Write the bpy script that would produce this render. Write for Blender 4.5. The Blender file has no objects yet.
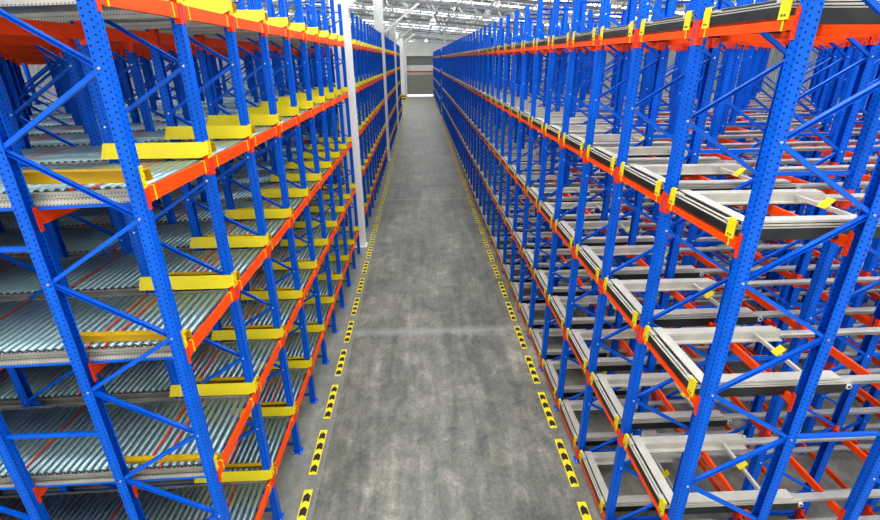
import bpy, bmesh, math, random
from mathutils import Vector, Matrix
random.seed(7)
C = bpy.context.scene.collection

# ------------------------------------------------------------------ camera
F_PX, PITCH, YAW, ROLL, CAM_H = 471.63, 0.402475, 0.038919, -0.0073483, 6.716
fw = Vector((math.sin(YAW)*math.cos(PITCH), math.cos(YAW)*math.cos(PITCH), -math.sin(PITCH)))
rt = Vector((math.cos(YAW), -math.sin(YAW), 0)); up = rt.cross(fw)
cr, sr = math.cos(ROLL), math.sin(ROLL)
r2 = rt*cr + up*sr; u2 = -rt*sr + up*cr
cam = bpy.data.cameras.new('camera'); cam.sensor_width = 36; cam.lens = F_PX/880*36; cam.clip_end = 400
camo = bpy.data.objects.new('camera', cam); C.objects.link(camo)
camo.matrix_world = Matrix(((r2.x, u2.x, -fw.x, 0), (r2.y, u2.y, -fw.y, 0), (r2.z, u2.z, -fw.z, CAM_H), (0, 0, 0, 1)))
bpy.context.scene.camera = camo

def project(p):
    d = Vector(p) - Vector((0, 0, CAM_H)); z = d.dot(fw)
    if z < 0.3: return None
    return 440 + F_PX*d.dot(r2)/z, 260 - F_PX*d.dot(u2)/z, z

# --------------------------------------------------------------- materials
def mat(name, col, rough=0.5, metal=0.0, spec=0.5):
    m = bpy.data.materials.new(name); m.use_nodes = True
    b = m.node_tree.nodes['Principled BSDF']
    b.inputs['Base Color'].default_value = (*col, 1); b.inputs['Roughness'].default_value = rough
    b.inputs['Metallic'].default_value = metal; b.inputs['Specular IOR Level'].default_value = spec
    return m
def nodes(m): return m.node_tree.nodes, m.node_tree.links, m.node_tree.nodes['Principled BSDF']
def add(ns, t, **kw):
    n = ns.new(t)
    for k, v in kw.items(): setattr(n, k, v)
    return n
def math_(ns, ln, op, a, b=None, c=None):
    n = ns.new('ShaderNodeMath'); n.operation = op
    for i, v in enumerate((a, b, c)):
        if v is None: continue
        if isinstance(v, (int, float)): n.inputs[i].default_value = v
        else: ln.new(v, n.inputs[i])
    return n.outputs[0]
def variation(m, base, amount=0.18, scale=6.0, detail=3, stretch=(1, 1, 1)):
    ns, ln, b = nodes(m)
    tc = add(ns, 'ShaderNodeTexCoord'); mp = add(ns, 'ShaderNodeMapping'); mp.inputs['Scale'].default_value = stretch
    nz = add(ns, 'ShaderNodeTexNoise'); nz.inputs['Scale'].default_value = scale; nz.inputs['Detail'].default_value = detail
    ln.new(tc.outputs['Object'], mp.inputs[0]); ln.new(mp.outputs[0], nz.inputs['Vector'])
    cr_ = add(ns, 'ShaderNodeValToRGB')
    cr_.color_ramp.elements[0].position = 0.3; cr_.color_ramp.elements[1].position = 0.7
    cr_.color_ramp.elements[0].color = (*[c*(1-amount) for c in base], 1)
    cr_.color_ramp.elements[1].color = (*[min(1, c*(1+amount)) for c in base], 1)
    ln.new(nz.outputs['Fac'], cr_.inputs[0]); ln.new(cr_.outputs[0], b.inputs['Base Color'])
    return cr_.outputs[0]
def perforated(name, base, hole, pitch, off, rad, rough=0.4, metal=0.0, amount=0.1):
    """rows of punched holes at v = k*pitch, u = +-off (UV in metres, centred on each face)"""
    m = mat(name, base, rough, metal); colr = variation(m, base, amount, 3.0)
    ns, ln, b = nodes(m)
    uv = add(ns, 'ShaderNodeUVMap'); sp = add(ns, 'ShaderNodeSeparateXYZ'); ln.new(uv.outputs[0], sp.inputs[0])
    U, V = sp.outputs[0], sp.outputs[1]
    side = math_(ns, ln, 'GREATER_THAN', U, 0.0)
    du = math_(ns, ln, 'SUBTRACT', math_(ns, ln, 'ABSOLUTE', U), off)
    v = math_(ns, ln, 'MULTIPLY_ADD', V, 1.0/pitch, math_(ns, ln, 'MULTIPLY', side, 0.5))
    dv = math_(ns, ln, 'MULTIPLY', math_(ns, ln, 'SUBTRACT', math_(ns, ln, 'FRACT', v), 0.5), pitch)
    d = math_(ns, ln, 'SQRT', math_(ns, ln, 'ADD', math_(ns, ln, 'MULTIPLY', du, du), math_(ns, ln, 'MULTIPLY', dv, dv)))
    h = math_(ns, ln, 'LESS_THAN', d, rad)
    mx = add(ns, 'ShaderNodeMixRGB'); ln.new(h, mx.inputs[0]); ln.new(colr, mx.inputs[1]); mx.inputs[2].default_value = (*hole, 1)
    ln.new(mx.outputs[0], b.inputs['Base Color'])
    return m
BLUE = (0.001, 0.118, 0.62)
M = {}
M['post'] = perforated('blue_perforated_paint', BLUE, (0.002, 0.012, 0.07), 0.05, 0.029, 0.0085, 0.36)
M['post'].node_tree.nodes['Principled BSDF'].inputs['Specular IOR Level'].default_value = 0.22
M['blue'] = mat('blue_paint', BLUE, 0.34, 0, 0.25); variation(M['blue'], BLUE, 0.1, 3.0)
M['orange'] = mat('orange_paint', (0.93, 0.085, 0.004), 0.42, 0, 0.25); variation(M['orange'], (0.93, 0.085, 0.004), 0.1, 4.0)
M['connector'] = perforated('red_orange_perforated_paint', (0.86, 0.055, 0.006), (0.25, 0.01, 0.01), 0.05, 0.012, 0.006, 0.38)
M['yellow'] = mat('yellow_paint', (0.80, 0.66, 0.02), 0.34); variation(M['yellow'], (0.80, 0.66, 0.02), 0.07, 3.0)
M['yellow_shade'] = mat('yellow_paint_shaded', (0.62, 0.38, 0.01), 0.4); variation(M['yellow_shade'], (0.62, 0.38, 0.01), 0.1, 3.0)  # same yellow, with the shade on the guide backs put into the colour
M['yellow_hole'] = perforated('yellow_perforated_paint', (0.88, 0.66, 0.012), (0.25, 0.18, 0.01), 0.07, 0.014, 0.008, 0.34)
M['galv'] = perforated('galvanised_rail', (0.44, 0.43, 0.38), (0.06, 0.06, 0.06), 0.03, 0.02, 0.006, 0.4, 0.35, 0.2)
M['steel'] = mat('bright_steel', (0.7, 0.7, 0.7), 0.3, 0.8)
M['roller'] = mat('zinc_roller', (0.35, 0.48, 0.49), 0.34, 0.6); variation(M['roller'], (0.34, 0.47, 0.49), 0.25, 1.5, 1, (1, 0.4, 1))
M['red_gap_colour'] = mat('red_gap_colour', (0.62, 0.06, 0.02), 0.35, 0.1); variation(M['red_gap_colour'], (0.62, 0.06, 0.02), 0.15)  # colour of the red lines in the roller gaps, not of a roller
M['cap'] = mat('roller_end_cap', (0.10, 0.09, 0.085), 0.5); variation(M['cap'], (0.10, 0.09, 0.085), 0.2)
M['cart'] = mat('cart_paint', (0.50, 0.475, 0.405), 0.42); variation(M['cart'], (0.50, 0.475, 0.405), 0.1, 5.0)
M['black'] = mat('black_steel', (0.018, 0.02, 0.018), 0.4); variation(M['black'], (0.018, 0.02, 0.018), 0.5, 3)
M['tube'] = mat('grey_rail_tube', (0.42, 0.41, 0.37), 0.35, 0.2); variation(M['tube'], (0.42, 0.41, 0.37), 0.12, 4.0)
M['white'] = mat('white_column_paint', (0.86, 0.84, 0.78), 0.5); variation(M['white'], (0.86, 0.84, 0.78), 0.05, 1.0)
M['truss'] = mat('truss_paint', (0.36, 0.37, 0.38), 0.5); variation(M['truss'], (0.36, 0.37, 0.38), 0.12, 0.8)
M['tape'] = mat('yellow_floor_tape', (0.92, 0.74, 0.02), 0.5); variation(M['tape'], (0.92, 0.74, 0.02), 0.15, 14.0)
M['tape_black'] = mat('black_floor_print', (0.02, 0.02, 0.02), 0.6); variation(M['tape_black'], (0.02, 0.02, 0.02), 0.4, 14.0)

def ribbed(name, base, axis, period, amp=0.16):
    m = mat(name, base, 0.5); ns, ln, b = nodes(m)
    tc = add(ns, 'ShaderNodeTexCoord'); sp = add(ns, 'ShaderNodeSeparateXYZ'); ln.new(tc.outputs['Object'], sp.inputs[0])
    s = math_(ns, ln, 'SINE', math_(ns, ln, 'MULTIPLY', sp.outputs[axis], 2*math.pi/period))
    bp = add(ns, 'ShaderNodeBump'); bp.inputs['Strength'].default_value = 0.6; bp.inputs['Distance'].default_value = 0.04
    ln.new(s, bp.inputs['Height']); ln.new(bp.outputs[0], b.inputs['Normal'])
    variation(m, base, 0.06, 0.4)
    return m
M['roof'] = ribbed('ribbed_roof_sheet', (0.56, 0.56, 0.55), 0, 0.3)
M['wall'] = ribbed('ribbed_wall_sheet', (0.82, 0.83, 0.80), 0, 0.3)
M['wall_side'] = ribbed('ribbed_side_wall_sheet', (0.36, 0.37, 0.37), 1, 0.3)
M['shutter'] = ribbed('grey_roller_shutter', (0.46, 0.45, 0.38), 2, 0.12)
M['dark_panel'] = mat('dark_grey_panel', (0.24, 0.25, 0.24), 0.5); variation(M['dark_panel'], (0.24, 0.25, 0.24), 0.1, 1)
def emit(name, col, s):
    m = mat(name, col); ns, ln, b = nodes(m)
    b.inputs['Emission Color'].default_value = (*col, 1); b.inputs['Emission Strength'].default_value = s
    return m
M['skylight'] = emit('translucent_skylight', (0.95, 0.98, 1.0), 6.5)
M['lamp_glow'] = emit('lamp_diffuser', (1.0, 0.98, 0.95), 5.0)

def floor_mat():
    m = mat('worn_concrete', (0.3, 0.3, 0.3), 0.42); ns, ln, b = nodes(m)
    tc = add(ns, 'ShaderNodeTexCoord'); P = tc.outputs['Object']
    def noise(scale, detail, stretch, dist=0.0, rough=0.6):
        mp = add(ns, 'ShaderNodeMapping'); mp.inputs['Scale'].default_value = stretch; ln.new(P, mp.inputs[0])
        n = add(ns, 'ShaderNodeTexNoise'); n.inputs['Scale'].default_value = scale; n.inputs['Detail'].default_value = detail
        n.inputs['Roughness'].default_value = rough; n.inputs['Distortion'].default_value = dist
        ln.new(mp.outputs[0], n.inputs['Vector']); return n.outputs['Fac']
    big = noise(0.55, 4, (1, 0.6, 1), 0.6); mid = noise(2.4, 9, (1, 0.8, 1), 0.5, 0.75); fine = noise(18, 8, (1, 0.8, 1), 0, 0.75)
    streak = noise(2.5, 5, (1.6, 0.13, 1), 0.4)
    v = math_(ns, ln, 'MULTIPLY_ADD', big, 0.40, math_(ns, ln, 'MULTIPLY', mid, 0.50))
    v = math_(ns, ln, 'MULTIPLY_ADD', fine, 0.30, v); v = math_(ns, ln, 'MULTIPLY_ADD', streak, 0.28, v)
    r = add(ns, 'ShaderNodeValToRGB'); e = r.color_ramp.elements
    e[0].position = 0.60; e[0].color = (0.07, 0.076, 0.068, 1); e[1].position = 0.93; e[1].color = (0.50, 0.465, 0.385, 1)
    k = e.new(0.70); k.color = (0.145, 0.150, 0.125, 1); k2 = e.new(0.79); k2.color = (0.235, 0.228, 0.185, 1)
    ln.new(v, r.inputs[0])
    # cast joint lines across the aisle and the paler strip beside the left rack
    sp = add(ns, 'ShaderNodeSeparateXYZ'); ln.new(P, sp.inputs[0])
    wob = math_(ns, ln, 'MULTIPLY', math_(ns, ln, 'SUBTRACT', mid, 0.5), 0.5)
    yy = math_(ns, ln, 'ADD', sp.outputs[1], wob)
    fr = math_(ns, ln, 'FRACT', math_(ns, ln, 'DIVIDE', math_(ns, ln, 'SUBTRACT', yy, 10.9-6.5), 13.0))
    dj = math_(ns, ln, 'MULTIPLY', math_(ns, ln, 'ABSOLUTE', math_(ns, ln, 'SUBTRACT', fr, 0.5)), 13.0)
    jm = add(ns, 'ShaderNodeMapRange'); ln.new(dj, jm.inputs[0]); jm.inputs[1].default_value = 0.0; jm.inputs[2].default_value = 0.28
    jm.inputs[3].default_value = 0.5; jm.inputs[4].default_value = 0.0
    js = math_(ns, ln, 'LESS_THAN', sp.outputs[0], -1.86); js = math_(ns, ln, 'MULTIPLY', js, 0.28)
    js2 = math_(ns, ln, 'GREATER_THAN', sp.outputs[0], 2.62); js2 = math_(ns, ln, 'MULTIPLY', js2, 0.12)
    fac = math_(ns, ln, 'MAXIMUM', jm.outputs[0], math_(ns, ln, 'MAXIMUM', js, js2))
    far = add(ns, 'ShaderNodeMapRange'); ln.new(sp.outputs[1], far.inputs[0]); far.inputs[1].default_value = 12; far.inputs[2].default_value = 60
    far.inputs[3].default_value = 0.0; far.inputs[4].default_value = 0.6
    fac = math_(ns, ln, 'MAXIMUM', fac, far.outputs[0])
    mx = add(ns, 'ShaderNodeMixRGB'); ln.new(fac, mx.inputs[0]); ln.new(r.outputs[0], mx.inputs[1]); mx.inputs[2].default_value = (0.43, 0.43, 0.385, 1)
    ln.new(mx.outputs[0], b.inputs['Base Color'])
    rr = add(ns, 'ShaderNodeMapRange'); ln.new(mid, rr.inputs[0]); rr.inputs[3].default_value = 0.3; rr.inputs[4].default_value = 0.6
    ln.new(rr.outputs[0], b.inputs['Roughness'])
    return m
M['floor'] = floor_mat()

# ------------------------------------------------------------ mesh helpers
class MB:
    def __init__(s): s.bm = bmesh.new(); s.uv = s.bm.loops.layers.uv.new('UVMap'); s.mats = []
    def mi(s, m):
        if m not in s.mats: s.mats.append(m)
        return s.mats.index(m)
    def face(s, vs, mi, uvs=None):
        try: f = s.bm.faces.new(vs)
        except ValueError: return None
        f.material_index = mi
        if uvs:
            for l, u in zip(f.loops, uvs): l[s.uv].uv = u
        return f
    def box(s, a, b, m, T=None):
        """axis-aligned box a..b, metric UVs centred on each face: v runs along the longest direction"""
        mi = s.mi(m); a, b = Vector(a), Vector(b)
        P = lambda i, j, k: Vector(((a, b)[i].x, (a, b)[j].y, (a, b)[k].z))
        V = {(i, j, k): s.bm.verts.new(T @ P(i, j, k) if T else P(i, j, k)) for i in (0, 1) for j in (0, 1) for k in (0, 1)}
        c = (a+b)/2
        for ax in range(3):
            o = [x for x in range(3) if x != ax]
            if (b-a)[o[0]] > (b-a)[o[1]]: o = o[::-1]
            for sgn in (0, 1):
                q = [(0, 0), (1, 0), (1, 1), (0, 1)]
                keys = []
                for (p0, p1) in q:
                    k = [0, 0, 0]; k[ax] = sgn; k[o[0]] = p0; k[o[1]] = p1; keys.append(tuple(k))
                uvs = []
                for k in keys:
                    p = P(*k); uvs.append((p[o[0]]-c[o[0]], p[o[1]]))
                f = s.face([V[k] for k in keys], mi, uvs)
        return s
    def bar(s, p0, p1, w, h, m, side=Vector((0, 1, 0)), inset=0.0):
        """rectangular bar from p0 to p1; w measured along side"""
        p0, p1 = Vector(p0), Vector(p1); d = (p1-p0); L = d.length; d.normalize()
        sd = (side - d*side.dot(d)).normalized(); n = d.cross(sd)
        T = Matrix(((sd.x, n.x, d.x, p0.x), (sd.y, n.y, d.y, p0.y), (sd.z, n.z, d.z, p0.z), (0, 0, 0, 1)))
        return s.box((-w/2, -h/2, 0), (w/2, h/2, L), m, T)
    def extrude(s, pts, z0, z1, m, axis='z', caps=True, T=None):
        """closed polygon pts (x,y) pulled along an axis; UV u centred per side, v = along"""
        mi = s.mi(m)
        def P(p, t):
            v = {'z': Vector((p[0], p[1], t)), 'x': Vector((t, p[0], p[1])), 'y': Vector((p[0], t, p[1]))}[axis]
            return T @ v if T else v
        A = [s.bm.verts.new(P(p, z0)) for p in pts]; B = [s.bm.verts.new(P(p, z1)) for p in pts]
        n = len(pts)
        for i in range(n):
            j = (i+1) % n; L = math.dist(pts[i], pts[j])
            s.face([A[i], A[j], B[j], B[i]], mi, [(-L/2, z0), (L/2, z0), (L/2, z1), (-L/2, z1)])
        if caps: s.face(A[::-1], mi); s.face(B, mi)
        return s
    def cyl(s, p0, p1, r, m, n=10, r1=None, capm=None):
        p0, p1 = Vector(p0), Vector(p1); d = (p1-p0).normalized(); r1 = r if r1 is None else r1
        a = d.orthogonal().normalized(); b = d.cross(a); mi = s.mi(m); ci = s.mi(capm) if capm else mi
        A = [s.bm.verts.new(p0 + (a*math.cos(t)+b*math.sin(t))*r) for t in [2*math.pi*i/n for i in range(n)]]
        B = [s.bm.verts.new(p1 + (a*math.cos(t)+b*math.sin(t))*r1) for t in [2*math.pi*i/n for i in range(n)]]
        for i in range(n):
            f = s.face([A[i], A[(i+1) % n], B[(i+1) % n], B[i]], mi)
            if f: f.smooth = True
        s.face(A[::-1], ci); s.face(B, ci)
        return s
    def mesh(s, name):
        bmesh.ops.recalc_face_normals(s.bm, faces=s.bm.faces)
        me = bpy.data.meshes.new(name); s.bm.to_mesh(me); s.bm.free()
        for m in s.mats: me.materials.append(m)
        return me

def link(name, me, loc=(0, 0, 0), parent=None):
    o = bpy.data.objects.new(name, me); C.objects.link(o); o.location = loc
    if parent is not None: o.parent = parent
    return o
def tag(o, label, cat, group=None, kind=None):
    o['label'] = label; o['category'] = cat
    if group: o['group'] = group
    o['kind'] = kind or 'thing'
    return o
def struct(name, me, loc=(0, 0, 0), parent=None):
    o = link(name, me, loc, parent); o['kind'] = 'structure'; return o
ONES = 'zeroth first second third fourth fifth sixth seventh eighth ninth tenth eleventh twelfth thirteenth fourteenth fifteenth sixteenth seventeenth eighteenth nineteenth'.split()
TENS = {2: ('twentieth', 'twenty'), 3: ('thirtieth', 'thirty'), 4: ('fortieth', 'forty'), 5: ('fiftieth', 'fifty'), 6: ('sixtieth', 'sixty'), 7: ('seventieth', 'seventy')}
def nth(n):
    if n < 20: return ONES[n]
    t = TENS[n//10]; return t[0] if n % 10 == 0 else t[1]+'-'+ONES[n % 10]
LEVEL_WORD = ['top', 'second highest', 'middle', 'second lowest', 'lowest']

# ----------------------------------------------------------- room shell
def plane_box(name, a, b, m, parent=None): return struct(name, MB().box(a, b, m).mesh(name), parent=parent)
Y0, Y1, XL, XR = -6.0, 98.5, -24.0, 26.0
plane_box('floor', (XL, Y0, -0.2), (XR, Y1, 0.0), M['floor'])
SL = -0.085
def roof_z(x): return 11.75 + SL*(x+2.5)
rb = MB()
NR = [(-1.9, -0.9)]
def roof_piece(mb, x0, x1, y0, y1, m, dz=0.0, th=0.08):
    mi = mb.mi(m); vs = []
    for z in (0, th):
        for (x, y) in ((x0, y0), (x1, y0), (x1, y1), (x0, y1)): vs.append(mb.bm.verts.new((x, y, roof_z(x)+dz+z)))
    for q in ((0, 1, 2, 3), (4, 5, 6, 7), (0, 1, 5, 4), (1, 2, 6, 5), (2, 3, 7, 6), (3, 0, 4, 7)): mb.face([vs[i] for i in q], mi)
bands = [Y0]
sky = []
y = -3.0
while y < 97:
    sky.append((y, y+(2.4 if y < 20 else 1.2))); y += 6.0
ys = Y0
for (a, b) in sky:
    roof_piece(rb, XL, XR, ys, a, M['roof']); ys = b
roof_piece(rb, XL, XR, ys, Y1, M['roof'])
struct('ceiling', rb.mesh('ceiling'))
for i, (a, b) in enumerate(sky):
    mb = MB(); roof_piece(mb, XL, XR, a, b, M['skylight'])
    struct('window_%d' % (i+1), mb.mesh('skylight_strip'))
for nm, x in (('wall_left', XL), ('wall_right', XR)):
    plane_box(nm, (min(x, x*1.01), Y0, 0), (max(x, x*1.01), Y1, roof_z(x)), M['wall_side'])
# far wall with its big shutter opening
OX0, OX1 = -2.55, 9.0
mb = MB()
mb.box((XL, 98.0, 0), (OX0, 98.3, 12.5), M['wall']); mb.box((OX1, 98.0, 0), (XR, 98.3, 9.3), M['wall'])
mb.extrude([(OX0, 7.5), (OX1, 7.5), (OX1, roof_z(OX1)), (OX0, roof_z(OX0))], 98.0, 98.3, M['wall'], 'y')
struct('wall_far', mb.mesh('wall_far'))
door = struct('door_1', MB().box((OX0, 98.35, 0.35), (OX1, 98.45, 4.1), M['shutter']).mesh('shutter'))
def dpart(name, a, b, m): link(name, MB().box(a, b, m).mesh(name), parent=door)
dpart('door_frame', (OX0-0.1, 97.85, 0), (OX0+0.25, 98.0, 7.5), M['white'])
dpart('lintel', (OX0-0.1, 97.8, 7.3), (OX1, 98.0, 7.75), M['white'])
dpart('upper_panel', (OX0, 98.3, 5.7), (OX1, 98.4, 7.4), M['dark_panel'])
dpart('middle_panel', (OX0, 98.3, 4.0), (OX1, 98.4, 5.7), M['wall'])
dpart('crossbeam', (OX0, 98.1, 4.45), (OX1, 98.29, 4.65), M['orange'])
dpart('daylight_gap', (OX0, 98.45, 0.0), (OX1, 98.5, 0.35), emit('daylight_gap', (0.93, 0.9, 1.0), 1.2))

# roof trusses (across the hall), purlins
def truss_mesh():
    mb = MB(); t = M['truss']
    def zb(x): return roof_z(x)-1.75
    def zt(x): return roof_z(x)-0.25
    mb.bar((XL, 0, zb(XL)), (XR, 0, zb(XR)), 0.14, 0.14, t); mb.bar((XL, 0, zt(XL)), (XR, 0, zt(XR)), 0.16, 0.16, M['white'])
    x = XL; k = 0
    while x < XR-0.5:
        x2 = min(XR, x+0.9)
        a, b = ((x, 0, zb(x)), (x2, 0, zt(x2))) if k % 2 == 0 else ((x, 0, zt(x)), (x2, 0, zb(x2)))
        mb.bar(a, b, 0.07, 0.07, M['white'] if k % 2 else t); k += 1; x = x2
    return mb.mesh('truss')
tm = truss_mesh()
ty = [y for y in [13+4.5*i for i in range(19)] if y < 97]
for i, y in enumerate(ty):
    tag(link('roof_truss', tm, (0, y, 0)), 'grey open web roof truss crossing the hall, %s from the camera' % nth(i+1), 'truss', 'roof trusses')
def purlin_mesh():
    mb = MB(); t = M['truss']; L = Y1-0.7-10; n = int(L/0.75)
    mb.bar((0, 10, -0.16), (0, 10+L, -0.16), 0.1, 0.1, t, Vector((1, 0, 0))); mb.bar((0, 10, -0.75), (0, 10+L, -0.75), 0.06, 0.06, t, Vector((1, 0, 0)))
    for k in range(n):
        y = 10+k*0.75
        mb.bar((0, y, -0.75 if k % 2 else -0.16), (0, y+0.75, -0.16 if k % 2 else -0.75), 0.05, 0.05, M['white'], Vector((1, 0, 0)))
    return mb.mesh('purlin')
pm = purlin_mesh()
for i, x in enumerate([-20+2.9*k for k in range(16)]):
    tag(link('roof_purlin', pm, (x, 0, roof_z(x))), 'grey lattice purlin running the length of the roof, %s from the left wall' % nth(i+1), 'purlin', 'roof purlins')

# columns
def column_mesh(H):
    mb = MB(); w = M['white']
    # H section: web across, flanges front and back
    mb.extrude([(-0.30, -0.2), (0.30, -0.2), (0.30, -0.17), (0.04, -0.15), (0.04, 0.15), (0.30, 0.17), (0.30, 0.2), (-0.30, 0.2), (-0.30, 0.17), (-0.04, 0.15), (-0.04, -0.15), (-0.30, -0.17)], 0.02, H, w)
    return mb.mesh('column_shaft')
def base_plate_mesh():
    mb = MB(); mb.box((-0.36, -0.27, 0), (0.36, 0.27, 0.02), M['white'])
    for sx in (-1, 1):
        for sy in (-1, 1): mb.cyl((sx*0.28, sy*0.235, 0.0), (sx*0.28, sy*0.235, 0.06), 0.018, M['steel'], 6)
    return mb.mesh('base_plate')
CH = 11.2
colm = column_mesh(CH)
km = MB().bar((0, 0, CH-2.9), (2.7, 0, CH-0.95), 0.12, 0.14, M['white']).mesh('knee_brace')
bpm = base_plate_mesh()
col_y = [17.45, 34.55, 51.8, 71.0, 89.0]
col_lbl = ['white steel column standing in the gap between left racks, nearest the camera', 'white steel column in the left rack row, second from the camera',
    'white steel column in the left rack row, third from the camera', 'white steel column just past the end of the left racks, yellow guard at foot', 'white steel column farthest down the aisle, close to the far door']
def guard_mesh():
    mb = MB()
    for k in range(5):
        m = M['tape'] if k % 2 == 0 else M['tape_black']; z0 = 0.02+k*0.2
        for (a, b) in (((-0.5, -0.5), (0.5, -0.44)), ((0.44, -0.44), (0.5, 0.44)), ((-0.5, -0.44), (-0.44, 0.44))): mb.box((a[0], a[1], z0), (b[0], b[1], z0+0.2), m)
    return mb.mesh('column_guard')
gm = guard_mesh()
for i, y in enumerate(col_y):
    o = link('steel_column', colm, (-2.54 if i < 3 else -2.95, y, 0)); tag(o, col_lbl[i], 'column', 'white columns along the left side')
    link('base_plate', bpm, parent=o); link('knee_brace', km, (0.2, 0.0, 0), parent=o)
    if i >= 3: tag(link('column_guard', gm, (-2.95, y, 0)), 'yellow and black striped guard around the %s column' % ('fourth' if i == 3 else 'farthest'), 'guard', 'column guards')
o = link('steel_column', colm, (3.15, 62.2, -1.2)); o.location.z = 0; o.scale = (0.3, 0.5, 0.86)
tag(o, 'white steel column in the gap of the right rack row', 'column'); link('base_plate', bpm, parent=o)

# high-bay lamps
def lamp_parts():
    a = MB(); prof = [(0.04, 0.55), (0.09, 0.5), (0.11, 0.33), (0.2, 0.28), (0.28, 0.0)]
    for (r0, z0), (r1, z1) in zip(prof, prof[1:]): a.cyl((0, 0, z0), (0, 0, z1), r0, M['white'], 20, r1)
    b = MB().cyl((0, 0, -0.012), (0, 0, -0.002), 0.26, M['lamp_glow'], 20)
    c = MB().bar((0, 0, 0.54), (0, 0, 1.6), 0.025, 0.025, M['truss']); c.bar((-0.2, 0, 1.2), (0, 0, 1.6), 0.02, 0.02, M['truss']); c.bar((0.2, 0, 1.2), (0, 0, 1.6), 0.02, 0.02, M['truss']); c.bar((-0.2, 0, 1.2), (0.2, 0, 1.2), 0.02, 0.02, M['truss'])
    return a.mesh('lamp_shade'), b.mesh('diffuser'), c.mesh('hanger')
lsh, ldi, lha = lamp_parts()
lamps = [(1.15, 40, 9.2), (1.15, 76, 9.1), (-1.2, 80, 9.3), (5.0, 38, 9.3), (9.5, 38, 9.0)]
for i, p in enumerate(lamps):
    o = link('high_bay_lamp', lsh, p); tag(o, 'white bell shaped high bay lamp hanging under the roof, %s of the row' % nth(i+1), 'lamp', 'high bay lamps')
    link('diffuser', ldi, parent=o); link('hanger', lha, parent=o)

# --------------------------------------------------------------- racking
HL, HR = 8.3, 7.95
LZ = [7.173, 5.649, 4.047, 2.431, 0.834]; RZ = [6.941, 5.234, 3.526, 1.830, 0.174]
PX = 1.027
PD, PW, T = 0.10, 0.104, 0.007
FD = 1.080
def post_profile(s):
    """open omega channel, web at x=0 side facing -s direction, opening towards +s"""
    w = PW/2
    pts = [(0, -w), (PD*s, -w), (PD*s, -w+0.014), ((PD-T)*s, -w+0.014), ((PD-T)*s, -w+T), (T*s, -w+T), (T*s, w-T), ((PD-T)*s, w-T), ((PD-T)*s, w-0.014), (PD*s, w-0.014), (PD*s, w), (0, w)]
    return pts if s > 0 else pts[::-1]
def add_post(mb, x, s, H):  # x = web face
    T_ = Matrix.Translation((x, 0, 0)); mb.extrude(post_profile(s), 0.01, H, M['post'], T=T_)
def foot(mb, x):
    mb.box((x-0.09, -0.08, 0), (x+0.09, 0.08, 0.012), M['blue'])
    for sx in (-1, 1): mb.cyl((x+sx*0.07, -0.066, 0.0), (x+sx*0.07, -0.066, 0.04), 0.012, M['steel'], 6)
def brace(mb, xa, za, xb, zb, y=-0.02, bolts=True, w=0.036):
    # U channel: web plus two flanges, open side towards or away from the camera
    o = -1 if (xb-xa)*(1 if xa > 0 else -1) > 0 else 1
    d = Vector((xb-xa, 0, zb-za)).normalized(); n = Vector((0, 1, 0)).cross(d)
    A, B = Vector((xa, y, za)), Vector((xb, y, zb))
    mb.bar(A+Vector((0, -o*0.018, 0)), B+Vector((0, -o*0.018, 0)), 0.005, w, M['blue'])
    for sg in (-1, 1): mb.bar(A+n*sg*(w/2-0.003), B+n*sg*(w/2-0.003), 0.042, 0.005, M['blue'])
    if bolts:
        for (x, z) in ((xa, za), (xb, zb)): mb.cyl((x, -PW/2-0.012, z), (x, y, z), 0.012, M['steel'], 6)
# side: +1 racks right of aisle (depth +x); -1 left
def frame_segments(side):
    a, b = 0.062, FD-0.062  # lacing axes measured from front web face inward
    if side < 0: z0, H, first = 0.07, HL, 1
    else: z0, H, first = 0.11, HR, 0
    segs = []; n = 0; z = z0
    while z+0.6 < H-0.1:
        e = (n+first) % 2
        segs.append(((a if e == 0 else b), z, (b if e == 0 else a), z+0.6)); n += 1; z += 0.6
    return a, b, H, segs
def frame_protos(side):
    a, b, H, segs = frame_segments(side); P = []
    for x, s in ((0.0, 1), (FD, -1)):
        mb = MB(); mb2 = MB()
        add_post(mb, x*side, s*side, H); P.append(('post', mb.mesh('post')))
        foot(mb2, (x+0.05*s)*side); P.append(('foot_plate', mb2.mesh('foot_plate')))
    for (xa, za, xb, zb) in segs:
        mb = MB(); brace(mb, xa*side, za, xb*side, zb); P.append(('brace', mb.mesh('brace')))
    for z in (0.16, H-0.22):
        mb = MB(); brace(mb, a*side, z, b*side, z, y=0.025, bolts=False, w=0.04); P.append(('tie_bar', mb.mesh('tie_bar')))
    return P
def frame_single(side, mb, ox, oy):
    """whole frame into one bmesh, for frames a few pixels wide"""
    a, b, H, segs = frame_segments(side)
    for x, s in ((0.0, 1), (FD, -1)):
        T_ = Matrix.Translation((ox+x*side, oy, 0)); mb.extrude(post_profile(s*side), 0.0, H, M['post'], T=T_)
    for (xa, za, xb, zb) in segs: mb.bar((ox+xa*side, oy-0.02, za), (ox+xb*side, oy-0.02, zb), 0.03, 0.036, M['blue'])
FPITCH = 2*PX
side_data = {}
FX = {-1: -2.36, 1: 2.70}
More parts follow.
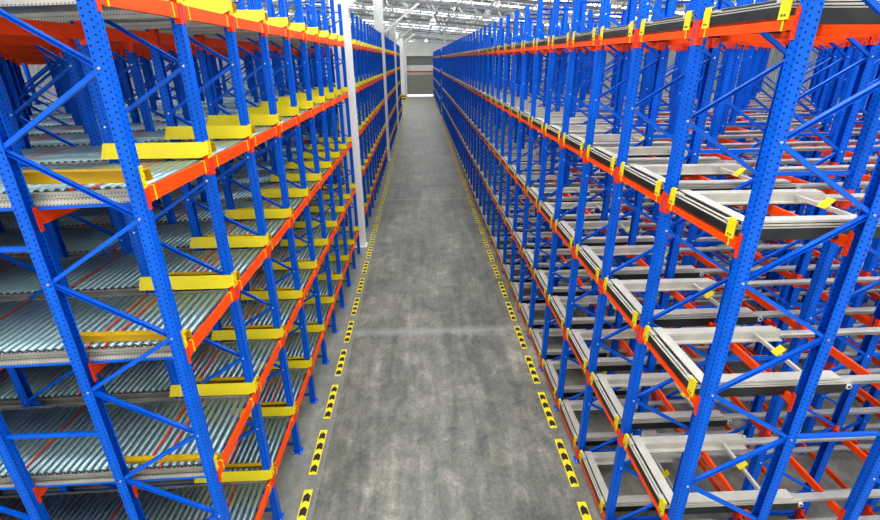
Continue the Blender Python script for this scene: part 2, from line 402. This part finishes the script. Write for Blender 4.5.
# rows of frames (y positions) and bays between consecutive frames of one block
L1 = [4.0175+1.4*i for i in range(10)]
blocksL = [L1, [18.3+1.4*i for i in range(12)], [35.35+1.4*i for i in range(12)], [52.6+1.4*i for i in range(10)]]
blocksR = [[3.618+1.3702*i for i in range(42)], [64.4+1.3702*i for i in range(24)]]
rows = {-1: blocksL, 1: blocksR}
SN = {-1: 'left', 1: 'right'}
def depth_frames(y): return 7 if y < 19 else (3 if y < 36 else 2)
fproto = {s: frame_protos(s) for s in (-1, 1)}
spacer_m = {s: MB().bar((-0.002*s, 0, 0), (-(2*PX-FD-0.004)*s, 0, 0), 0.03, 0.045, M['blue']).mesh('spacer_bar') for s in (-1, 1)}
fsingle = {}
for s in (-1, 1):
    mb = MB(); frame_single(s, mb, 0, 0); fsingle[s] = mb.mesh('upright_frame')

frames = []
for s in (-1, 1):
    idx = 0
    for blk in rows[s]:
        for y in blk:
            idx += 1
            for d in range(depth_frames(y)):
                x = FX[s]+s*FPITCH*d
                frames.append((math.hypot(x, y), s, idx, d, x, y))
frames.sort(key=lambda f: f[0]+(0 if f[3] == 0 else 6*f[3] if f[0] > 20 else 2*f[3]))
DEPTHW = ['on the aisle face', 'one frame in from aisle', 'two frames in from aisle', 'three frames in from aisle', 'four frames in from aisle', 'five frames in from aisle', 'six frames in from aisle']
for n, (dist, s, idx, d, x, y) in enumerate(frames):
    if n >= 300: continue
    label = 'blue upright frame, %s rack, %s row from camera, %s' % (SN[s], nth(idx), DEPTHW[d])
    if dist < 17:
        o = bpy.data.objects.new('upright_frame', None); C.objects.link(o); o.location = (x, y, 0); o.empty_display_size = 0.2
        for nm, me in fproto[s]: link(nm, me, parent=o)
        if d > 0:
            for z in ((3.1, 5.2) if s < 0 else (3.1, 5.53)): link('spacer_bar', spacer_m[s], (0, 0.0, z), o)
    else:
        o = link('upright_frame', fsingle[s], (x, y, 0))
    tag(o, label, 'rack frame', '%s rack upright frames' % SN[s])
rest = frames[300:]
if rest:
    mb = MB()
    for (dist, s, idx, d, x, y) in rest: frame_single(s, mb, x, y)
    tag(link('upright_frame', mb.mesh('upright_frames_far')), 'most distant blue upright frames deep inside the racks', 'rack frame', kind='stuff')

# bays
bays = []
for s in (-1, 1):
    idx = 0
    for blk in rows[s]:
        for a, b in zip(blk, blk[1:]):
            idx += 1; bays.append((s, idx, a, b-a))
def lane_dz(s, depth):  # lanes fall away from the loading face on the left, rise slightly on the right
    return -0.028*depth if s < 0 else 0.012*depth

# --- load beams
BH = {-1: 0.128, 1: 0.094}
def beam_mesh(s, L):
    mb = MB(); h = BH[s]/2; g = PW/2
    # stepped box section: full-height box with a low ledge at the back
    mb.extrude([(0.0, -h), (0.0, h), (-0.028*-s*-1, h), (-0.028*-s*-1, h*0.5), (-0.05*-s*-1, h*0.5), (-0.05*-s*-1, -h)] if False else
               [(0.0, -h), (0.0, h), (0.03*s, h), (0.03*s, h*0.55), (0.052*s, h*0.55), (0.052*s, -h)], g+0.003, L-g-0.003, M['orange'], 'y')
    return mb.mesh('load_beam')
def conn_mesh(s, e):
    mb = MB(); y = PW/2
    # face plate lapping the post front, and plate at the beam end
    y0, y1 = (0.012, y+0.004) if e == 0 else (-y-0.004, -0.012)
    mb.box((min(-0.008*s, 0), y0, -0.115), (max(-0.008*s, 0), y1, 0.105), M['connector'])
    ya, yb = (y, y+0.006) if e == 0 else (-y-0.006, -y)
    mb.box((min(-0.008*s, 0.06*s), ya, -0.115), (max(-0.008*s, 0.06*s), yb, 0.105), M['connector'])
    return mb.mesh('connector')
def band_mesh(s, y, z0, z1):
    return MB().box((min(-0.004*s, 0.032*s), y-0.009, z0), (max(-0.004*s, 0.032*s), y+0.009, z1), M['yellow']).mesh('safety_clip')
def clip_mesh():
    mb = MB(); pts = [(-0.055, -0.02), (0.055, -0.02), (0.055, 0.125), (0.036, 0.155), (-0.036, 0.155), (-0.055, 0.125)]
    mb.extrude(pts, -0.012, -0.004, M['yellow'], 'x'); mb.box((-0.012, -0.036, 0.149), (0.02, 0.036, 0.155), M['yellow'])
    for y in (-0.016, 0.016): mb.cyl((-0.018, y, 0.01), (-0.01, y, 0.01), 0.009, M['cap'], 6)
    return mb.mesh('stop_clip')
beamM = {-1: beam_mesh(-1, 1.4), 1: beam_mesh(1, 1.3702)}
connM = {(s, e): conn_mesh(s, e) for s in (-1, 1) for e in (0, 1)}
bandM = {s: band_mesh(s, 0, -BH[s]/2-0.004, BH[s]/2+0.004) for s in (-1, 1)}
clipM = clip_mesh()
def full_beam_single(s, front):
    L = 1.4 if s < 0 else 1.3702; mb = MB(); h = BH[s]/2
    mb.box((min(0, 0.05*s), 0.06, -h), (max(0, 0.05*s), L-0.06, h), M['orange'])
    x0, x1 = min(-0.008*s, 0.01*s), max(-0.008*s, 0.01*s)
    mb.box((x0, 0.012, -0.115), (x1, 0.066, 0.105), M['connector']); mb.box((x0, L-0.066, -0.115), (x1, L-0.012, 0.105), M['connector'])
    if front and s > 0:
        for y in (0.17, L-0.17): mb.box((-0.012, y-0.04, 0.03), (-0.004, y+0.04, 0.17), M['yellow'])
    return mb.mesh('load_beam')
beamS = {(s, f): full_beam_single(s, f) for s in (-1, 1) for f in (0, 1)}
beams = []
for (s, idx, y, L) in bays:
    for lv in range(5):
        z = (LZ if s < 0 else RZ)[lv]
        nd = 2*depth_frames(y)
        for k in range(nd):
            if k and y > 36: continue
            if k > 6: pass
            off = 0.0 if k % 2 == 0 else -0.055
            x = FX[s]+s*FPITCH*(k//2)
            if k % 2: x += s*(FD-PD-0.005)  # in front of the rear post of the frame
            zz = z + lane_dz(s, PX*k) - ((0.155 if s < 0 else 0.016) if k else 0)
            pr = project((x, y+0.7, zz)); ok = pr is not None and -60 < pr[0] < 940 and -40 < pr[1] < 560
            dist = math.hypot(x, y)
            size = (1.0 if k == 0 else 0.45 if k < 4 else 0.2)*1000.0/dist**2 if ok else 0
            beams.append((size, s, idx, lv, k, x, y, zz))
beams.sort(key=lambda b: -b[0])
lines = ['aisle face', 'second post line', 'third post line', 'fourth post line', 'fifth post line', 'sixth post line', 'seventh post line', 'eighth post line', 'ninth post line', 'tenth post line', 'eleventh post line', 'twelfth post line', 'thirteenth post line', 'fourteenth post line']
restmb = {}
for n, (size, s, idx, lv, k, x, y, z) in enumerate(beams):
    if n < 300:
        label = 'orange load beam, %s rack, %s bay from camera, %s level, %s' % (SN[s], nth(idx), LEVEL_WORD[lv], lines[k])
        if k == 0 and y < 19 or y < 8:
            o = link('load_beam', beamM[s], (x, y, z)); L = 1.4 if s < 0 else 1.3702
            link('connector', connM[(s, 0)], (0, 0, 0), o); link('connector', connM[(s, 1)], (0, L, 0), o)
            if k == 0:
                for yy in (0.17, L-0.17):
                    c = link('safety_clip', bandM[s], (0, yy, 0), o); c['label'] = 'yellow band'
                    if s > 0: c = link('stop_clip', clipM, (0.0, yy, 0.045), o); c['label'] = 'yellow bolted stop clip'
        else: o = link('load_beam', beamS[(s, 1 if k == 0 else 0)], (x, y, z))
        tag(o, label, 'rack beam', 'orange load beams')
    elif size > 0:
        mb = restmb.setdefault('all', MB()); L = 1.4 if s < 0 else 1.3702; h = BH[s]/2
        mb.box((x+min(0, 0.05*s), y+0.06, z-h), (x+max(0, 0.05*s), y+L-0.06, z+h), M['orange'])
        x0, x1 = x+min(-0.008*s, 0.01*s), x+max(-0.008*s, 0.01*s)
        for q in ((0.012, 0.066), (L-0.066, L-0.012)): mb.box((x0, y+q[0], z-0.115), (x1, y+q[1], z+0.105), M['connector'])
        if k == 0 and s > 0:
            for q in (0.17, L-0.17): mb.box((x-0.012, y+q-0.04, z+0.03), (x-0.004, y+q+0.04, z+0.17), M['yellow'])
for k, mb in restmb.items():
    tag(link('load_beam', mb.mesh('load_beams_far')), 'orange load beams of the inner and far bays of both racks', 'rack beam', kind='stuff')

# --- roller beds (left)
RP, RR = 0.087, 0.0315
def roller_mesh(m, L):
    mb = MB(); mb.cyl((0, 0.012, 0), (0, L-0.012, 0), RR, m, 12, capm=M['cap']); mb.cyl((0, 0, 0), (0, L, 0), 0.01, M['steel'], 6)
    for y0, y1 in ((0.004, 0.014), (L-0.014, L-0.004)): mb.cyl((0, y0, 0), (0, y1, 0), RR*0.8, M['cap'], 8)
    return mb.mesh('roller')
RY0, RY1 = 0.10, 1.30
roll = roller_mesh(M['roller'], RY1-RY0-0.03)
gap_bar_m = MB().cyl((0, 0, 0.022), (0, RY1-RY0-0.03, 0.022), 0.011, M['red_gap_colour'], 8).mesh('red_gap_bar')  # added bar, stands in for orange showing through the gaps between rollers
def slope_bar_profile(mb, x0, x1, ya, yb, z0, z1, m, mat_lip=None):
    """sloped rail along x as C section"""
    mi = mb.mi(m)
    za, zb = lane_dz(-1, -x0), lane_dz(-1, -x1)
    V = [mb.bm.verts.new((x, y, z+dz)) for (x, dz) in ((x0, za), (x1, zb)) for y in (ya, yb) for z in (z0, z1)]
    h = (z1-z0)/2
    quads = [((0, 1, 5, 4), 0), ((2, 3, 7, 6), 0), ((0, 2, 6, 4), 1), ((1, 3, 7, 5), 1), ((0, 1, 3, 2), 1), ((4, 5, 7, 6), 1)]
    for q, k in quads:
        if k == 0: uv = [(-h, x0), (h, x0), (h, x1), (-h, x1)]
        else: uv = [(0.5, 0)]*4
        mb.face([V[i] for i in q], mi, uv)
def bed_rail(side_, depth):
    mb = MB()
    ya = RY0-0.004 if side_ == 0 else RY1
    g = M['galv']
    slope_bar_profile(mb, -0.06, -depth, ya, ya+0.004, -0.055, 0.06, g)
    lip = (ya-0.03, ya) if side_ == 0 else (ya+0.004, ya+0.034)
    slope_bar_profile(mb, -0.06, -depth, lip[0], lip[1], 0.056, 0.06, g)
    slope_bar_profile(mb, -0.06, -depth, lip[0], lip[1], -0.055, -0.051, g)
    slope_bar_profile(mb, -0.06, -depth, (ya-0.03 if side_ == 0 else ya+0.030), (ya-0.026 if side_ == 0 else ya+0.034), -0.055, 0.0, g)
    return mb.mesh('rail')
BED = FPITCH*7-0.9
railM = [bed_rail(0, BED), bed_rail(1, BED)]
def bed_single(depth, pitch=RP, n=6):
    mb = MB()
    for side_ in (0, 1):
        ya = RY0-0.034 if side_ == 0 else RY1
        slope_bar_profile(mb, -0.06, -depth, ya, ya+0.034, -0.055, 0.06, M['galv'])
    x = 0.11; k = 0
    while x < depth-0.05:
        z = 0.05+lane_dz(-1, x)
        mb.cyl((-x, RY0, z), (-x, RY1, z), RR, M['roller'], n, capm=M['cap'])
        if k % 21 == 9: mb.cyl((-x-RP/2, RY0, z+0.022), (-x-RP/2, RY1, z+0.022), 0.011, M['red_gap_colour'], 4)
        x += pitch; k += 1
    return mb.mesh('roller_bed')
mbs = MB(); slope_bar_profile(mbs, -0.11, -BED, RY0-0.03, RY0+0.01, -0.088, -0.057, M['blue']); supM = mbs.mesh('support_bar')
bedS = {7: bed_single(BED), 5: bed_single(FPITCH*5-0.9), 3: bed_single(FPITCH*3-0.9), 2: bed_single(FPITCH*2-0.9)}
# rest of rollers of a near bed, beyond the hundred nearest
def rollers_rest():
    mb = MB(); k = 100
    while 0.11+k*RP < BED:
        x = 0.11+k*RP; mb.cyl((-x, RY0+0.015, 0.05+lane_dz(-1, x)), (-x, RY1-0.015, 0.05+lane_dz(-1, x)), RR, M['roller'], 6, capm=M['cap']); k += 1
    return mb.mesh('rollers_rest')
rr_m = rollers_rest()
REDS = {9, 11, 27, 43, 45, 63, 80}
for (s, idx, y, L) in bays:
    if s > 0: continue
    for lv in range(5):
        z = LZ[lv]; d = depth_frames(y)
        label = 'grey steel roller bed, left rack, %s bay from camera, %s level' % (nth(idx), LEVEL_WORD[lv])
        if idx <= 4:
            o = bpy.data.objects.new('roller_bed', None); C.objects.link(o); o.location = (FX[-1], y, z); o.empty_display_size = 0.2
            for rm in railM: link('rail', rm, parent=o)
            if lv > 0: c = link('support_bar', supM, parent=o); c['label'] = 'blue support bar'
            sh = (lv*2+idx*3) % 6
            for k in range(100):
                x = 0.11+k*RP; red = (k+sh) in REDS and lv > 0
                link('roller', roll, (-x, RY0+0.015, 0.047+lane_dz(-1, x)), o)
                if red: link('red_gap_bar', gap_bar_m, (-x-RP/2, RY0+0.015, 0.047+lane_dz(-1, x)), o)
            c = link('roller', rr_m, parent=o); c['kind'] = 'stuff'
        else: o = link('roller_bed', bedS[d], (FX[-1], y, z))
        tag(o, label, 'roller conveyor', 'left rack roller beds')

# --- pallet guides (left)
def guide_mesh(e):
    """flared entry plate: e=-1 on the camera side of a post row, e=+1 leaning over the lane behind it"""
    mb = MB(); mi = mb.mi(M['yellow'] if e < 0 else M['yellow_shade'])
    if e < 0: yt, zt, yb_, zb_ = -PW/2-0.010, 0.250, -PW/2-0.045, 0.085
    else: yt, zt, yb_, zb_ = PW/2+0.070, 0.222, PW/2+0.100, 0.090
    prof = [(0.03, 0), (-1.09, 0), (-1.13, 1), (-0.06, 1), (0.03, 0.75)]
    A, B = [], []
    for x, t in prof:
        y = yt+(yb_-yt)*t; z = zt+(zb_-zt)*t
        A.append(mb.bm.verts.new((x, y, z))); B.append(mb.bm.verts.new((x, y-e*0.006, z)))
    n = len(prof); mb.face(A, mi); mb.face(B[::-1], mi)
    for i in range(n): mb.face([A[i], A[(i+1) % n], B[(i+1) % n], B[i]], mi)
    y0, y1 = sorted((yt, e*(PW/2+0.002)))
    if y1-y0 > 0.001: mb.box((-1.08, y0, zt-0.006), (0.02, y1, zt), mb.mats[0])
    return mb.mesh('guide_plate')
def guide_bracket(e):
    mb = MB(); y0, y1 = sorted((e*0.008, e*(PW/2+0.009)))
    mb.box((0.002, y0, 0.07), (0.01, y1, 0.262), M['yellow_hole']); return mb.mesh('bracket')
gM = {e: guide_mesh(e) for e in (-1, 1)}; gB = {e: guide_bracket(e) for e in (-1, 1)}
guides = []
idx = 0
for bi, blk in enumerate(blocksL):
    for j, y in enumerate(blk):
        idx += 1
        for lv in range(5):
            for e in (-1, 1):
                if e < 0 and j == 0 or e > 0 and j == len(blk)-1: continue
                guides.append((math.hypot(2.4, y)*(1 if e < 0 else 1.25), idx, lv, e, y))
guides.sort()
restg = MB()
for n, (dist, idx, lv, e, y) in enumerate(guides):
    loc = (FX[-1], y, LZ[lv])
    if n < 300:
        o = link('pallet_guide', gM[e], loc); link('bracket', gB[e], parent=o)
        tag(o, 'yellow pallet guide, left rack, %s post row from camera, %s level, %s side' % (nth(idx), LEVEL_WORD[lv], 'near' if e < 0 else 'far'), 'pallet guide', 'yellow pallet guides')
    else:
        x, y_, z = loc; a, b = sorted((e*0.064, e*0.07)); restg.box((x-1.17, y_+a, z+0.06), (x+0.03, y_+b, z+0.265), M['yellow'])
if len(restg.bm.verts): tag(link('pallet_guide', restg.mesh('pallet_guides_far')), 'farthest yellow pallet guides along the left rack', 'pallet guide', kind='stuff')

# --- lane rails and push-back carts (right)
LR = 1.3702
RAILY = (0.24, 1.13)
RDEP = FPITCH*5-0.9
def tube_mesh(depth, y):
    mb = MB(); a, b = lane_dz(1, 0), lane_dz(1, depth)
    # I-shaped rail: wide round-edged top flange, web, base flange
    T_ = Matrix(((1, 0, 0, 0), (0, 1, 0, 0), (math.tan((b-a)/depth), 0, 1, 0), (0, 0, 0, 1)))
    mb.extrude([(y-0.045, 0.08), (y-0.036, 0.092), (y+0.036, 0.092), (y+0.045, 0.08), (y+0.045, 0.07), (y+0.012, 0.062), (y+0.012, 0.044), (y+0.04, 0.036), (y-0.04, 0.036), (y-0.012, 0.044), (y-0.012, 0.062), (y-0.045, 0.07)], 0.06, depth, M['tube'], 'x', T=T_)
    return mb.mesh('rail')
tubeM = {(d, i): tube_mesh(FPITCH*d-0.9, RAILY[i]) for d in (7, 5, 3, 2) for i in (0, 1)}
def bx(a, b, m): return MB().box(a, b, m)
CX = 1.66  # cart length
Z0 = 0.042
def cart_parts():
    P = []
    for i, y in enumerate(RAILY):
        sgn = -1 if i == 0 else 1
        mb = MB(); c = M['cart']
        ya, yb = sorted((y-sgn*0.055, y+sgn*0.070))
        # nested layered side: three stepped lips above a black channel
        mb.box((0.0, ya, Z0+0.105), (CX-0.12, yb, Z0+0.125), c)
        o1, o2 = sorted((y+sgn*0.05, y+sgn*0.082)); mb.box((0.0, o1, Z0+0.080), (CX-0.06, o2, Z0+0.094), c)
        o1, o2 = sorted((y+sgn*0.05, y+sgn*0.090)); mb.box((0.0, o1, Z0+0.061), (CX, o2, Z0+0.069), c)
        i1, i2 = sorted((y-sgn*0.12, y-sgn*0.05)); mb.box((0.1, i1, Z0+0.02), (CX-0.1, i2, Z0+0.035), c)
        i1, i2 = sorted((y-sgn*0.062, y-sgn*0.05)); mb.box((0.1, i1, Z0+0.02), (CX-0.1, i2, Z0+0.11), c)
        P.append(('side_rail', mb.mesh('side_rail'), None))
        b1, b2 = sorted((y+sgn*0.075, y+sgn*0.088)); mb = MB().box((0.0, b1, Z0-0.05), (CX-0.05, b2, Z0+0.06), M['black'])
        mb.box((0.02, min(y, b1), Z0+0.045), (CX-0.06, max(y, b2), Z0+0.055), M['black'])
        P.append(('side_channel', mb.mesh('side_channel'), 'black side channel'))
        w = MB().cyl((CX-0.02, y+sgn*0.05, Z0+0.025), (CX-0.02, y+sgn*0.094, Z0+0.025), 0.032, M['steel'], 14); w.cyl((CX-0.02, y+sgn*0.094, Z0+0.025), (CX-0.02, y+sgn*0.098, Z0+0.025), 0.014, M['black'], 8)
        P.append(('wheel', w.mesh('wheel'), None))
    ya, yb = RAILY[0]-0.075, RAILY[1]+0.075
    mb = MB(); c = M['cart']; k = M['black']
    ya -= 0.012; yb += 0.012
    mb.box((0.0, ya, Z0+0.078), (0.022, yb, Z0+0.086), c); mb.box((0.022, ya, Z0+0.100), (0.046, yb, Z0+0.109), c); mb.box((0.062, ya, Z0+0.1255), (0.175, yb, Z0+0.136), c)
    P.append(('front_bar', mb.mesh('front_bar'), None))
    mb = MB().box((0.0, ya, Z0-0.018), (0.012, yb, Z0+0.078), k); mb.box((0.024, ya+0.003, Z0+0.086), (0.034, yb-0.003, Z0+0.100), k); mb.box((0.050, ya+0.003, Z0+0.109), (0.062, yb-0.003, Z0+0.132), k)
    P.append(('front_channel', mb.mesh('front_channel'), 'black front channel'))
    P.append(('cross_bar', MB().box((CX-0.42, RAILY[0]+0.05, Z0+0.06), (CX-0.385, RAILY[1]-0.05, Z0+0.1), M['cart']).mesh('cross_bar'), None))
    ym = sum(RAILY)/2
    mb = MB(); mb.bar((CX-0.45, ym, Z0+0.075), (CX-0.36, ym, Z0+0.165), 0.10, 0.006, M['yellow']); mb.box((CX-0.43, ym-0.03, Z0+0.1), (CX-0.37, ym+0.03, Z0+0.106), M['yellow'])
    P.append(('clip', mb.mesh('clip'), 'yellow clip'))
    return P
cartP = cart_parts()
def cart_single():
    mb = MB(); c = M['cart']
    for i, y in enumerate(RAILY):
        sgn = -1 if i == 0 else 1; ya, yb = sorted((y-sgn*0.055, y+sgn*0.075)); mb.box((0, ya, Z0+0.06), (CX-0.1, yb, Z0+0.125), c)
        b1, b2 = sorted((y+sgn*0.03, y+sgn*0.07)); mb.box((0.0, b1, Z0-0.035), (CX-0.05, b2, Z0+0.06), M['black'])
    ya, yb = RAILY[0]-0.075, RAILY[1]+0.075
    mb.box((0.0, ya, Z0+0.126), (0.17, yb, Z0+0.133), c); mb.box((-0.01, ya, Z0-0.035), (0.0, yb, Z0+0.06), M['black']); mb.box((-0.01, ya, Z0+0.06), (0, yb, Z0+0.13), c)
    mb.box((CX-0.42, RAILY[0]+0.05, Z0+0.06), (CX-0.385, RAILY[1]-0.05, Z0+0.1), c)
    ym = sum(RAILY)/2; mb.box((CX-0.445, ym-0.04, Z0+0.05), (CX-0.36, ym+0.04, Z0+0.135), M['yellow'])
    return mb.mesh('push_back_cart')
cartS = cart_single()
items = [(s, idx, y, lv) for (s, idx, y, L) in bays if s > 0 for lv in range(5)]
restr, restc = MB(), MB()
nr = 0
for (s, idx, y, lv) in sorted(items, key=lambda t: t[2]):
    z = RZ[lv]; d = depth_frames(y); nr += 1
    x = FX[1]
    if nr <= 300:
        o = bpy.data.objects.new('lane_track', None); C.objects.link(o); o.location = (x, y, z); o.empty_display_size = 0.2
        for i in (0, 1): link('rail', tubeM[(d, i)], parent=o)
        tag(o, 'pair of grey lane rails, right rack, %s bay from camera, %s level' % (nth(idx), LEVEL_WORD[lv]), 'rack rails', 'right rack lane rails')
        if idx <= 12:
            o = bpy.data.objects.new('push_back_cart', None); C.objects.link(o); o.location = (x, y, z); o.empty_display_size = 0.2
            for nm, me, lb in cartP:
                c = link(nm, me, parent=o)
                if lb: c['label'] = lb
        else: o = link('push_back_cart', cartS, (x, y, z))
        tag(o, 'pale grey pallet cart, right rack, %s bay from camera, %s level' % (nth(idx), LEVEL_WORD[lv]), 'pallet cart', 'right rack push-back carts')
    else:
        for ry in RAILY:
            restr.box((x+0.06, y+ry-0.04, z+0.056), (x+3.2, y+ry+0.04, z+0.112), M['tube'])
        restc.box((x, y+0.16, z+0.17), (x+0.17, y+1.2, z+0.248), M['cart']); restc.box((x, y+0.16, z+0.08), (x+1.6, y+0.2, z+0.17), M['black']); restc.box((x, y+0.17, z+0.17), (x+1.55, y+0.3, z+0.24), M['cart'])
if nr > 300:
    tag(link('lane_track', restr.mesh('lane_rails_far')), 'farthest grey lane rails of the right rack', 'rack rails', kind='stuff')
    tag(link('push_back_cart', restc.mesh('carts_far')), 'farthest pale pallet carts of the right rack', 'pallet cart', kind='stuff')

# --- floor markers
def marker_mesh():
    mb = MB(); L, W = 1.09, 0.145
    mb.box((-W/2, 0, 0.0), (W/2, L, 0.003), M['tape'])
    mi = mb.mi(M['tape_black'])
    for k in range(4):
        y = 0.045+k*0.265; w = 0.056
        pts = [(-w, y), (0.0, y+0.03), (w, y), (w, y+0.13), (0, y+0.185), (-w, y+0.13)]
        mb.face([mb.bm.verts.new((p[0], p[1], 0.0045)) for p in pts], mi)
    return mb.mesh('floor_marker')
mk = marker_mesh()
for s, x, y0, p in ((-1, -2.03, 3.44, 1.405), (1, 2.505, 3.0, 1.39)):
    i = 0; y = y0
    while y < 96:
        if not (s < 0 and y > 66 and False):
            i += 1
            tag(link('floor_marker', mk, (x, y, 0)), 'yellow floor marker with black arrows, %s side of aisle, %s from camera' % (SN[s], nth(i)), 'floor marking', 'floor markers along the %s rack' % SN[s])
        y += p

# ---------------------------------------------------------------- light
w = bpy.data.worlds.new('world'); bpy.context.scene.world = w; w.use_nodes = True
bg = w.node_tree.nodes['Background']; bg.inputs[0].default_value = (1.0, 0.98, 0.95, 1); bg.inputs[1].default_value = 1.3
sc = bpy.context.scene
sc.view_settings.view_transform = 'Standard'; sc.view_settings.look = 'Medium High Contrast'; sc.view_settings.exposure = 0.0
